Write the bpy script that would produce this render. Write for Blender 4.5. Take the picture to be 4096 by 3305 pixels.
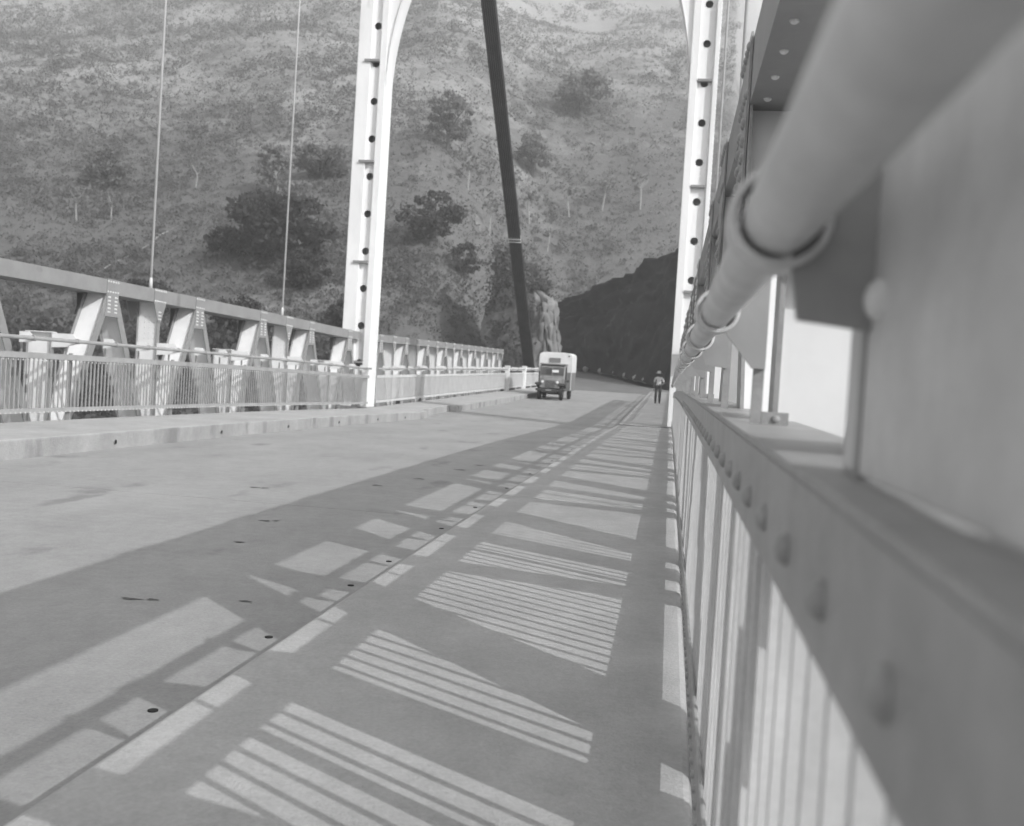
import bpy, math, random
import numpy as np
from mathutils import Vector, Matrix

# ------------------------------------------------------------------ clear
for o in list(bpy.data.objects):
    bpy.data.objects.remove(o, do_unlink=True)
scene = bpy.context.scene
COL = scene.collection
rng = np.random.default_rng(7)
random.seed(7)

# ------------------------------------------------------------------ camera
CAM_Z = 1.1886                       # above the walkway at the camera
cam_d = bpy.data.cameras.new('camera')
cam = bpy.data.objects.new('camera', cam_d)
COL.objects.link(cam)
rt = Vector((0.98603727, 0.15493677, 0.06103352))
up = Vector((-0.06400195, 0.01423888, 0.99784819))
fw = Vector((-0.15373433, 0.98782177, -0.02395633))
m = Matrix.Identity(4)
for i in range(3):
    m[i][0], m[i][1], m[i][2] = rt[i], up[i], -fw[i]
m[0][3], m[1][3], m[2][3] = 0.0, 0.0, CAM_Z
cam.matrix_world = m
cam_d.sensor_fit = 'HORIZONTAL'
cam_d.sensor_width = 36.0
cam_d.lens = 36.0 * 4000 / 4096
cam_d.clip_start = 0.01
cam_d.clip_end = 9000
cam_d.dof.use_dof = True
cam_d.dof.focus_distance = 5.5
cam_d.dof.aperture_fstop = 3.8
cam_d.dof.aperture_blades = 7
scene.camera = cam

# ------------------------------------------------------------------ sky, sun, exposure (a black and white picture: neutral light)
SUN_AZ = math.radians(180 - 58)    # clockwise from +Y, where the sun stands
SUN_EL = math.radians(30.6)
world = bpy.data.worlds.new('World')
scene.world = world
world.use_nodes = True
wn = world.node_tree
for n in list(wn.nodes):
    wn.nodes.remove(n)
sky = wn.nodes.new('ShaderNodeTexSky')
sky.sky_type = 'NISHITA'
sky.sun_disc = False
sky.sun_elevation = SUN_EL
sky.sun_rotation = SUN_AZ
sky.air_density = 1.0
sky.dust_density = 2.5
bw = wn.nodes.new('ShaderNodeRGBToBW')
bg = wn.nodes.new('ShaderNodeBackground')
bg.inputs['Strength'].default_value = 0.145
wo = wn.nodes.new('ShaderNodeOutputWorld')
wn.links.new(sky.outputs[0], bw.inputs[0])
wn.links.new(bw.outputs[0], bg.inputs['Color'])
wn.links.new(bg.outputs[0], wo.inputs['Surface'])

sun_d = bpy.data.lights.new('sun', 'SUN')
sun_d.energy = 3.9
sun_d.angle = math.radians(0.5)
sun_d.color = (1, 1, 1)
sun = bpy.data.objects.new('sun', sun_d)
COL.objects.link(sun)
to_sun = Vector((math.sin(SUN_AZ) * math.cos(SUN_EL), math.cos(SUN_AZ) * math.cos(SUN_EL), math.sin(SUN_EL)))
sun.rotation_euler = to_sun.to_track_quat('Z', 'Y').to_euler()
sun.location = (60, -60, 80)

scene.view_settings.view_transform = 'Standard'
scene.view_settings.look = 'None'
scene.view_settings.gamma = 1.0
scene.view_settings.use_curve_mapping = False
scene.view_settings.exposure = 0.88

cy = scene.cycles
cy.use_denoising = True
cy.max_bounces = 6
cy.diffuse_bounces = 3
cy.glossy_bounces = 2
cy.transmission_bounces = 2
cy.volume_bounces = 1
cy.transparent_max_bounces = 4
cy.caustics_reflective = False
cy.caustics_refractive = False

# ------------------------------------------------------------------ materials
def mat(name, lo, hi=None, scale=3.0, rough=0.6, bump=0.0, bscale=40.0, detail=6.0, metal=0.0, stain=None, coords='Object', stretch=None, spec=0.4, grit=None):
    """grey procedural material: base mottled between lo and hi, optional stains and fine relief"""
    hi = lo if hi is None else hi
    mt = bpy.data.materials.new(name)
    mt.use_nodes = True
    nt = mt.node_tree
    b = nt.nodes['Principled BSDF']
    b.inputs['Roughness'].default_value = rough
    b.inputs['Metallic'].default_value = metal
    b.inputs['Specular IOR Level'].default_value = spec
    geo = nt.nodes.new('ShaderNodeNewGeometry')
    mp = nt.nodes.new('ShaderNodeMapping')
    if stretch:
        mp.inputs['Scale'].default_value = stretch
    nt.links.new(geo.outputs['Position'], mp.inputs['Vector'])
    n1 = nt.nodes.new('ShaderNodeTexNoise')
    n1.inputs['Scale'].default_value = scale
    n1.inputs['Detail'].default_value = detail
    n1.inputs['Roughness'].default_value = 0.62
    nt.links.new(mp.outputs[0], n1.inputs['Vector'])
    cr = nt.nodes.new('ShaderNodeValToRGB')
    cr.color_ramp.elements[0].position = 0.33
    cr.color_ramp.elements[1].position = 0.67
    cr.color_ramp.elements[0].color = (lo, lo, lo, 1)
    cr.color_ramp.elements[1].color = (hi, hi, hi, 1)
    nt.links.new(n1.outputs['Fac'], cr.inputs['Fac'])
    out = cr.outputs[0]
    if stain:
        sv, ssc, sth = stain          # stain value, scale, threshold
        n2 = nt.nodes.new('ShaderNodeTexNoise')
        n2.inputs['Scale'].default_value = ssc
        n2.inputs['Detail'].default_value = 5
        nt.links.new(mp.outputs[0], n2.inputs['Vector'])
        c2 = nt.nodes.new('ShaderNodeValToRGB')
        c2.color_ramp.elements[0].position = sth
        c2.color_ramp.elements[1].position = min(1.0, sth + 0.09)
        nt.links.new(n2.outputs['Fac'], c2.inputs['Fac'])
        mx = nt.nodes.new('ShaderNodeMix')
        mx.data_type = 'RGBA'
        nt.links.new(c2.outputs[0], mx.inputs[0])
        nt.links.new(out, mx.inputs[6])
        mx.inputs[7].default_value = (sv, sv, sv, 1)
        out = mx.outputs[2]
    if grit:
        for gs, ga in grit:           # fine speckle and blotches of the surface itself: (scale, amount)
            n4 = nt.nodes.new('ShaderNodeTexNoise')
            n4.inputs['Scale'].default_value = gs
            n4.inputs['Detail'].default_value = 4
            n4.inputs['Roughness'].default_value = 0.7
            nt.links.new(geo.outputs['Position'], n4.inputs['Vector'])
            mr4 = nt.nodes.new('ShaderNodeMapRange')
            mr4.inputs['From Min'].default_value = 0.3
            mr4.inputs['From Max'].default_value = 0.7
            mr4.inputs['To Min'].default_value = 1 - ga
            mr4.inputs['To Max'].default_value = 1 + ga
            nt.links.new(n4.outputs['Fac'], mr4.inputs['Value'])
            vm = nt.nodes.new('ShaderNodeVectorMath')
            vm.operation = 'SCALE'
            nt.links.new(out, vm.inputs[0])
            nt.links.new(mr4.outputs[0], vm.inputs['Scale'])
            out = vm.outputs[0]
    nt.links.new(out, b.inputs['Base Color'])
    if bump:
        n3 = nt.nodes.new('ShaderNodeTexNoise')
        n3.inputs['Scale'].default_value = bscale
        n3.inputs['Detail'].default_value = 6
        nt.links.new(geo.outputs['Position'], n3.inputs['Vector'])
        bp = nt.nodes.new('ShaderNodeBump')
        bp.inputs['Strength'].default_value = bump
        bp.inputs['Distance'].default_value = 0.02
        nt.links.new(n3.outputs['Fac'], bp.inputs['Height'])
        nt.links.new(bp.outputs[0], b.inputs['Normal'])
    return mt

def leaf_mat(name, lo, hi):
    """foliage: grey value runs with the face attribute 'tint' (each plant has its own), thin leaves let light through"""
    mt = bpy.data.materials.new(name)
    mt.use_nodes = True
    nt = mt.node_tree
    b = nt.nodes['Principled BSDF']
    b.inputs['Roughness'].default_value = 0.7
    b.inputs['Specular IOR Level'].default_value = 0.2
    at = nt.nodes.new('ShaderNodeAttribute')
    at.attribute_name = 'tint'
    mr = nt.nodes.new('ShaderNodeMapRange')
    mr.inputs['To Min'].default_value = lo
    mr.inputs['To Max'].default_value = hi
    nt.links.new(at.outputs['Fac'], mr.inputs['Value'])
    nt.links.new(mr.outputs[0], b.inputs['Base Color'])
    tr = nt.nodes.new('ShaderNodeBsdfTranslucent')
    nt.links.new(mr.outputs[0], tr.inputs['Color'])
    mx = nt.nodes.new('ShaderNodeMixShader')
    mx.inputs[0].default_value = 0.45
    nt.links.new(b.outputs[0], mx.inputs[1])
    nt.links.new(tr.outputs[0], mx.inputs[2])
    nt.links.new(mx.outputs[0], nt.nodes['Material Output'].inputs['Surface'])
    return mt

M = {}
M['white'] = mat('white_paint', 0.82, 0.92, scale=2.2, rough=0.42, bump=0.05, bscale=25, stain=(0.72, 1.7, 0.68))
M['palefar'] = mat('pale_far_lit_tone', 0.56, 0.66, scale=2.5, rough=0.5)  # lighter copy of the pale paint: sunlight on far railings put into colour
M['bars'] = mat('baluster_lit_tone', 0.58, 0.70, scale=4.0, rough=0.45, stain=(0.48, 6.0, 0.66), grit=((120, .06), (20, .06)))  # lit copy of the near rail paint: sun on the bars put into colour
M['plate'] = mat('splice_plate_skylit_tone', 0.60, 0.72, scale=6.0, rough=0.45, bump=0.06, bscale=160, stain=(0.58, 8.0, 0.67), grit=((260, .06), (30, .05), (5, .08)))  # same paint as the railing; open-sky light on the plate put into colour
M['tower'] = mat('tower_paint', 0.80, 0.90, scale=1.5, rough=0.42, bump=0.04, bscale=25, stain=(0.70, 2.6, 0.66), stretch=(1, 1, 0.3))
M['grey'] = mat('steel_grey_side_shade', 0.25, 0.30, scale=2.6, rough=0.45, bump=0.06, bscale=30, stain=(0.22, 2.3, 0.64))  # chords, flanges, gussets: duller light on side faces put into a darker colour
M['pale'] = mat('pale_grey_paint', 0.31, 0.39, scale=3.0, rough=0.45, bump=0.05, bscale=30, stain=(0.30, 2.3, 0.66))
M['near'] = mat('worn_grey_paint', 0.30, 0.38, scale=7.0, rough=0.40, bump=0.12, bscale=160, stain=(0.24, 9.0, 0.67), grit=((260, .07), (40, .06), (6, .08)))
M['tube'] = mat('handrail_paint', 0.62, 0.72, scale=9.0, rough=0.38, bump=0.08, bscale=90, stain=(0.50, 16.0, 0.68), grit=((260, .06), (30, .05), (7, .08)))
M['rivet'] = mat('rivet_paint', 0.66, 0.78, scale=9.0, rough=0.4)
M['strand'] = mat('cable_strand', 0.085, 0.12, scale=1.2, rough=0.6)
M['hanger'] = mat('hanger_paint', 0.62, 0.72, scale=2, rough=0.5)
M['road'] = mat('road_concrete', 0.31, 0.38, scale=0.8, rough=0.85, bump=0.35, bscale=70, detail=12, stain=(0.25, 1.5, 0.62), stretch=(1.0, 0.45, 1.0), grit=((55, .10), (9, .07), (2.2, .05)))
M['walk'] = mat('walkway_concrete', 0.40, 0.49, scale=0.9, rough=0.85, bump=0.35, bscale=90, detail=12, stain=(0.33, 2.1, 0.67), grit=((55, .10), (9, .07), (2.2, .05)))
M['kerb'] = mat('kerb_concrete', 0.30, 0.42, scale=1.2, rough=0.9, bump=0.4, bscale=60, detail=10, stain=(0.24, 1.3, 0.58), stretch=(1, 1, 0.35), grit=((55, .10), (9, .07), (2.2, .05)))
M['joint'] = mat('joint_filler', 0.10, 0.16, scale=6, rough=0.9)
M['dark'] = mat('dark_void', 0.015, 0.02, rough=0.9)
M['mark'] = mat('oil_mark', 0.10, 0.16, scale=8, rough=0.8)
M['rock'] = mat('rock', 0.11, 0.28, scale=0.30, rough=0.95, bump=1.0, bscale=1.4, detail=14, stain=(0.13, 0.6, 0.58))
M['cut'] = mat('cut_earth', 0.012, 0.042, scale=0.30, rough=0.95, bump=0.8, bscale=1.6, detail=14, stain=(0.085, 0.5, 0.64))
M['dirt'] = mat('dirt_road', 0.16, 0.21, scale=0.25, rough=0.95, bump=0.4, bscale=6)
M['stone'] = mat('whitewashed_stone', 0.34, 0.46, scale=5, rough=0.9)
M['trail'] = mat('trail_dust', 0.33, 0.42, scale=0.8, rough=0.95)
M['bark'] = mat('pale_bark', 0.28, 0.40, scale=3, rough=0.9)
M['darkbark'] = mat('dark_bark', 0.07, 0.12, scale=3, rough=0.9)
M['leaf'] = leaf_mat('leaves', 0.065, 0.17)
M['shrub'] = leaf_mat('shrub_leaves', 0.13, 0.36)
M['grass'] = leaf_mat('dry_grass', 0.15, 0.37)
M['tyre'] = mat('rubber', 0.02, 0.035, scale=20, rough=0.85)
M['olive'] = mat('truck_paint', 0.20, 0.26, scale=3, rough=0.5, stain=(0.24, 4, 0.64))
M['olivedk'] = mat('truck_dark_paint', 0.035, 0.06, scale=5, rough=0.55)
M['vanwhite'] = mat('van_white_paint', 0.70, 0.78, scale=2.5, rough=0.5)
M['vangrey'] = mat('van_grey_paint', 0.17, 0.22, scale=2.5, rough=0.5)
M['lamp'] = mat('headlamp_glass', 0.75, 0.85, rough=0.12)
M['skin'] = mat('skin', 0.09, 0.12, scale=10, rough=0.7)
M['shirt'] = mat('white_shirt', 0.58, 0.68, scale=10, rough=0.9)
M['trouser'] = mat('dark_trousers', 0.06, 0.10, scale=10, rough=0.9)
M['straw'] = mat('straw_hat', 0.42, 0.52, scale=30, rough=0.9)
M['shoe'] = mat('shoe_leather', 0.03, 0.04, rough=0.6)

# window glass of the truck
gl = bpy.data.materials.new('windscreen_glass')
gl.use_nodes = True
gb = gl.node_tree.nodes['Principled BSDF']
gb.inputs['Base Color'].default_value = (0.09, 0.09, 0.09, 1)
gb.inputs['Roughness'].default_value = 0.08
gb.inputs['Specular IOR Level'].default_value = 0.6
M['glass'] = gl

# hillside: pale dry grass and darker scrub soil, big patches down to small mottling
def hill_material():
    mt = bpy.data.materials.new('hillside_scrub')
    mt.use_nodes = True
    nt = mt.node_tree
    b = nt.nodes['Principled BSDF']
    b.inputs['Roughness'].default_value = 0.95
    b.inputs['Specular IOR Level'].default_value = 0.1
    geo = nt.nodes.new('ShaderNodeNewGeometry')
    def noise(scale, detail, rough=0.6):
        n = nt.nodes.new('ShaderNodeTexNoise')
        n.inputs['Scale'].default_value = scale
        n.inputs['Detail'].default_value = detail
        n.inputs['Roughness'].default_value = rough
        nt.links.new(geo.outputs['Position'], n.inputs['Vector'])
        return n.outputs['Fac']
    def math_(op, a, bb):
        n = nt.nodes.new('ShaderNodeMath')
        n.operation = op
        for i, v in enumerate((a, bb)):
            if isinstance(v, (int, float)):
                n.inputs[i].default_value = v
            else:
                nt.links.new(v, n.inputs[i])
        return n.outputs[0]
    big = noise(0.013, 3)
    mid = noise(0.09, 6)
    fine = noise(0.75, 8, 0.7)
    s = math_('ADD', math_('ADD', math_('MULTIPLY', big, 0.55), math_('MULTIPLY', mid, 0.55)), math_('MULTIPLY', fine, 0.40))
    sep = nt.nodes.new('ShaderNodeSeparateXYZ')
    nt.links.new(geo.outputs['Position'], sep.inputs[0])
    mr = nt.nodes.new('ShaderNodeMapRange')       # base colour turns paler up the slope
    mr.inputs['From Min'].default_value = 22.0
    mr.inputs['From Max'].default_value = 170.0
    mr.inputs['To Min'].default_value = 0.0
    mr.inputs['To Max'].default_value = 0.42
    nt.links.new(sep.outputs['Z'], mr.inputs['Value'])
    s = math_('ADD', s, mr.outputs[0])
    cr = nt.nodes.new('ShaderNodeValToRGB')
    cr.color_ramp.elements[0].position = 0.60
    cr.color_ramp.elements[0].color = (0.16, 0.16, 0.16, 1)
    cr.color_ramp.elements[1].position = 1.00
    cr.color_ramp.elements[1].color = (0.36, 0.36, 0.36, 1)
    e = cr.color_ramp.elements.new(0.80)
    e.color = (0.165, 0.165, 0.165, 1)
    nt.links.new(s, cr.inputs['Fac'])
    nt.links.new(cr.outputs[0], b.inputs['Base Color'])
    bp = nt.nodes.new('ShaderNodeBump')
    bp.inputs['Strength'].default_value = 0.7
    bp.inputs['Distance'].default_value = 0.8
    nt.links.new(fine, bp.inputs['Height'])
    nt.links.new(bp.outputs[0], b.inputs['Normal'])
    return mt
M['hill'] = hill_material()
M['valley'] = mat('valley_floor', 0.16, 0.26, scale=0.004, rough=0.95)

# ------------------------------------------------------------------ mesh helpers
class MB:
    def __init__(s):
        s.v, s.f, s.mi = [], [], []
    def add(s, vs, fs, mi=0):
        o = len(s.v)
        s.v += [tuple(p) for p in vs]
        s.f += [tuple(i + o for i in f) for f in fs]
        s.mi += [mi] * len(fs)
        return s
    def box(s, x0, x1, y0, y1, z0, z1, mi=0):
        vs = [(x0, y0, z0), (x1, y0, z0), (x1, y1, z0), (x0, y1, z0), (x0, y0, z1), (x1, y0, z1), (x1, y1, z1), (x0, y1, z1)]
        return s.add(vs, [(0, 3, 2, 1), (4, 5, 6, 7), (0, 1, 5, 4), (1, 2, 6, 5), (2, 3, 7, 6), (3, 0, 4, 7)], mi)
    def obox(s, c, ax, ay, az, mi=0):
        """oriented box: centre and three half-axis vectors"""
        c, ax, ay, az = map(Vector, (c, ax, ay, az))
        vs = [c + ax * i + ay * j + az * k for k in (-1, 1) for (i, j) in ((-1, -1), (1, -1), (1, 1), (-1, 1))]
        return s.add(vs, [(0, 3, 2, 1), (4, 5, 6, 7), (0, 1, 5, 4), (1, 2, 6, 5), (2, 3, 7, 6), (3, 0, 4, 7)], mi)
    def prism(s, poly, d, mi=0):
        """polygon (3-D points) pushed along d"""
        n = len(poly)
        d = Vector(d)
        a = [Vector(p) for p in poly]
        vs = a + [p + d for p in a]
        fs = [tuple(range(n))[::-1], tuple(range(n, 2 * n))] + [(i, (i + 1) % n, n + (i + 1) % n, n + i) for i in range(n)]
        return s.add(vs, fs, mi)
    def tube(s, pts, rs, n=10, caps=True, mi=0):
        pts = [Vector(p) for p in pts]
        if not hasattr(rs, '__len__'):
            rs = [rs] * len(pts)
        vs, fs = [], []
        ref = None
        for i, p in enumerate(pts):
            t = (pts[min(i + 1, len(pts) - 1)] - pts[max(i - 1, 0)]).normalized()
            if ref is None:
                ref = Vector((0, 0, 1)) if abs(t.z) < 0.9 else Vector((1, 0, 0))
            u = t.cross(ref).normalized()
            w = u.cross(t).normalized()
            ref = w
            for k in range(n):
                a = 2 * math.pi * k / n
                vs.append(p + (u * math.cos(a) + w * math.sin(a)) * rs[i])
        for i in range(len(pts) - 1):
            for k in range(n):
                fs.append((i * n + k, i * n + (k + 1) % n, (i + 1) * n + (k + 1) % n, (i + 1) * n + k))
        if caps:
            fs.append(tuple(range(n))[::-1])
            fs.append(tuple(range((len(pts) - 1) * n, len(pts) * n)))
        return s.add(vs, fs, mi)
    def dome(s, c, ax, r, n=8, rings=3, h=0.75, mi=0):
        """rivet head: low dome on axis ax"""
        c, ax = Vector(c), Vector(ax).normalized()
        u = ax.orthogonal().normalized()
        w = ax.cross(u)
        vs, fs = [], []
        for j in range(rings):
            a = math.pi / 2 * j / rings
            for k in range(n):
                b = 2 * math.pi * k / n
                vs.append(c + (u * math.cos(b) + w * math.sin(b)) * r * math.cos(a) + ax * r * h * math.sin(a))
        vs.append(c + ax * r * h)
        for j in range(rings - 1):
            for k in range(n):
                fs.append((j * n + k, j * n + (k + 1) % n, (j + 1) * n + (k + 1) % n, (j + 1) * n + k))
        for k in range(n):
            fs.append(((rings - 1) * n + k, (rings - 1) * n + (k + 1) % n, rings * n))
        return s.add(vs, fs, mi)
    def sweep(s, Ys, x0, x1, z0, z1, mi=0):
        """box section following the deck profile"""
        vs, fs = [], []
        for y in Ys:
            p = PZ(y)
            vs += [(x0, y, p + z0), (x1, y, p + z0), (x1, y, p + z1), (x0, y, p + z1)]
        n = len(Ys)
        for i in range(n - 1):
            a, b = i * 4, i * 4 + 4
            for k in range(4):
                fs.append((a + k, a + (k + 1) % 4, b + (k + 1) % 4, b + k))
        fs.append((0, 3, 2, 1))
        fs.append(tuple((n - 1) * 4 + k for k in range(4)))
        return s.add(vs, fs, mi)
    def mesh(s, name, mats, smooth=False):
        me = bpy.data.meshes.new(name)
        me.from_pydata([tuple(p) for p in s.v], [], s.f)
        if not isinstance(mats, (list, tuple)):
            mats = [mats]
        for q in mats:
            me.materials.append(M[q] if isinstance(q, str) else q)
        if len(mats) > 1 and len(s.mi):
            me.polygons.foreach_set('material_index', s.mi)
        if smooth:
            me.polygons.foreach_set('use_smooth', [True] * len(me.polygons))
        me.validate()
        me.update()
        return me

BASE = {}
def link(name, me, parent=None, loc=None, bevel=0.0):
    o = bpy.data.objects.new(name, me)
    COL.objects.link(o)
    if loc is not None:
        o.location = loc
    if parent is not None:
        o.parent = parent
        o.matrix_parent_inverse = Matrix.Translation(-BASE[root_of(parent)])if parent.parent is None else Matrix.Identity(4)
        if parent.parent is not None:
            # parents that are parts sit at the world origin inside their thing
            o.matrix_parent_inverse = Matrix.Translation(-Vector(parent.location))
    if bevel:
        b = o.modifiers.new('edge', 'BEVEL')
        b.width = bevel
        b.segments = 2
        b.limit_method = 'ANGLE'
    return o
def root_of(o):
    while o.parent is not None:
        o = o.parent
    return o.name
def thing(name, loc, label, cat, group=None):
    e = bpy.data.objects.new(name, None)
    COL.objects.link(e)
    e.empty_display_size = 0.3
    e.location = loc
    BASE[e.name] = Vector(loc)
    e['label'] = label
    e['category'] = cat
    if group:
        e['group'] = group
    return e
def struct(name, me, **kw):
    o = link(name, me, **kw)
    o['kind'] = 'structure'
    BASE[o.name] = Vector(o.location)
    return o
def tag(o, label, cat, group=None):
    o['label'] = label
    o['category'] = cat
    if group:
        o['group'] = group
    BASE[o.name] = Vector(o.location)
    return o
def stuff(o):
    o['kind'] = 'stuff'
    return o

# ------------------------------------------------------------------ deck profile: cambered main span, rising side span
Y_T = 32.6
def PZ(y):
    if y <= Y_T:
        return 0.0181136 * y - 0.00033009 * y * y
    return 0.0181136 * Y_T - 0.00033009 * Y_T * Y_T + 0.0281509 * (y - Y_T)
def ys(a, b, step=1.78):
    n = max(1, int(math.ceil((b - a) / step)))
    return [a + (b - a) * i / n for i in range(n + 1)]

ROAD_Z = -0.2577
X_KL, X_KR = -8.158, -1.565          # kerb lines
X_RL, X_RR = -10.07, 0.13            # inner faces of the railings
Y_BACK, Y_END = -7.0, 84.0

# ------------------------------------------------------------------ road deck
road = struct('roadway', MB().sweep(ys(Y_BACK, Y_END), X_KL - 0.6, X_KR + 0.5, ROAD_Z - 0.34, ROAD_Z - 0.02).mesh('roadway', 'joint'))
cuts = [Y_BACK, -1.2, 9.6, 21.0, 32.9, 35.6, 47.0, 58.5, 70.0, Y_END]
for a, b in zip(cuts[:-1], cuts[1:]):
    g = 0.006 if a < 30 else 0.02
    me = MB().sweep(ys(a + g, b - g, 0.9), X_KL - 0.36, X_KR + 0.3, ROAD_Z - 0.2, ROAD_Z).mesh('slab', 'road')
    link('slab', me, road)
# dark rubbed marks and drain mouths on the deck
for i, (x, y, sx, sy) in enumerate([(-4.55, 10.7, .05, .05), (-4.44, 10.72, .04, .04), (-3.45, 11.8, .06, .05), (-3.2, 12.9, .07, .05), (-3.5, 8.5, .05, .03), (-3.42, 8.55, .03, .03), (-3.25, 7.4, .04, .025),
                                    (-3.02, 5.4, .06, .02), (-2.9, 5.43, .035, .016), (-2.4, 5.6, .04, .014), (-6.9, 9.2, .07, .04), (-3.0, 14.6, .08, .06), (-2.9, 15.6, .08, .07)]):
    mbk = MB()
    n = 14
    ring = []
    for k in range(n):
        a = 2 * math.pi * k / n
        w = 1 + 0.35 * math.sin(3 * a + i) + 0.2 * math.sin(5 * a + 2 * i)
        ring.append((x + sx * w * math.cos(a), y + sy * w * math.sin(a), PZ(y + sy * w * math.sin(a)) + ROAD_Z + 0.004))
    mbk.add(ring, [tuple(range(n))])
    link('tar_mark', mbk.mesh('tar_mark', 'mark'), road)
for i, y in enumerate([2.35, 3.74, 4.92, 6.27, 7.17, 8.9, 10.5, 12.6, 14.8, 17.6, 21.2]):
    me = MB()
    z = PZ(y) + ROAD_Z
    me.tube([(-1.97, y, z - 0.01), (-1.97, y, z + 0.005)], 0.021, 14)
    link('drain_mouth', me.mesh('drain_mouth', 'dark'), road)

# walkways
def walkway(name, x0, x1, segs):
    r = struct(name, MB().sweep(ys(Y_BACK, Y_END), x0 + 0.02, x1 - 0.02, -0.62, -0.10).mesh(name, 'joint'))
    for (a, b, xa, xb) in segs:
        me = MB().sweep(ys(a + 0.008, b - 0.008, 0.9), xa, xb, -0.5, 0.0).mesh('walk_slab', ['walk', 'kerb'])
        for pl in me.polygons:
            if abs(pl.normal.x) > .9:
                pl.material_index = 1
        link('walk_slab', me, r, bevel=0.025)
    return r
lw = walkway('left_walkway', -10.1, -8.6, [(Y_BACK, 10.9, -10.13, X_KL), (10.9, 22.3, -10.13, X_KL), (22.3, 33.5, -10.13, X_KL),
                                        (33.55, 38.6, -10.13, -8.52), (38.72, 50, -10.13, X_KL), (50, 61.5, -10.13, X_KL), (61.5, Y_END, -10.13, X_KL)])
for y in [10.2, 13.9, 17.5, 20.8, 24.2, 27.6, 30.6]:
    mbk = MB()
    z = PZ(y) - 0.155
    mbk.tube([(X_KL - 0.02, y, z), (X_KL + 0.012, y, z)], 0.040, 14)
    o = link('drain_pipe', mbk.mesh('drain_pipe', 'kerb'), lw)
    mbk = MB()
    mbk.tube([(X_KL - 0.02, y, z), (X_KL + 0.015, y, z)], 0.034, 14)
    link('drain_bore', mbk.mesh('drain_bore', 'dark'), lw)
rw = walkway('right_walkway', -1.3, 0.10, [(Y_BACK, 1.3, X_KR, 0.14), (1.3, 9.6, X_KR, 0.14), (9.6, 21, X_KR, 0.14), (21, 32.4, X_KR, 0.14), (32.75, 44, X_KR, 0.14), (44, 61.5, X_KR, 0.14), (61.5, Y_END, X_KR, 0.14)])
# expansion joint at the tower
ej = MB()
for y in (32.45, 32.62):
    ej.box(X_KR - 0.002, 0.12, y, y + 0.05, PZ(y) - 0.01, PZ(y) + 0.012)
link('joint_plate', ej.mesh('joint_plate', 'olivedk'), rw)

# ------------------------------------------------------------------ railings
BAR_W, BAR_T, PITCH = 0.020, 0.020, 0.115
TUBE_Z, TUBE_R = 1.339, 0.0325
def bracket_positions(v0, ya, yb):
    """V nodes at v0 + 7.12 n, stubs half-way, diagonals crossing handrail height beside the A nodes"""
    out = []
    n = -4
    while v0 + 7.12 * n < yb + 8:
        b = v0 + 7.12 * n
        out += [(b, 'post'), (b + 1.78 - .58, 'diag'), (b + 1.78 + .58, 'diag'), (b + 3.56, 'post'), (b + 5.34 - .58, 'diag'), (b + 5.34 + .58, 'diag')]
        n += 1
    return [q for q in out if ya <= q[0] <= yb]

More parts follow.
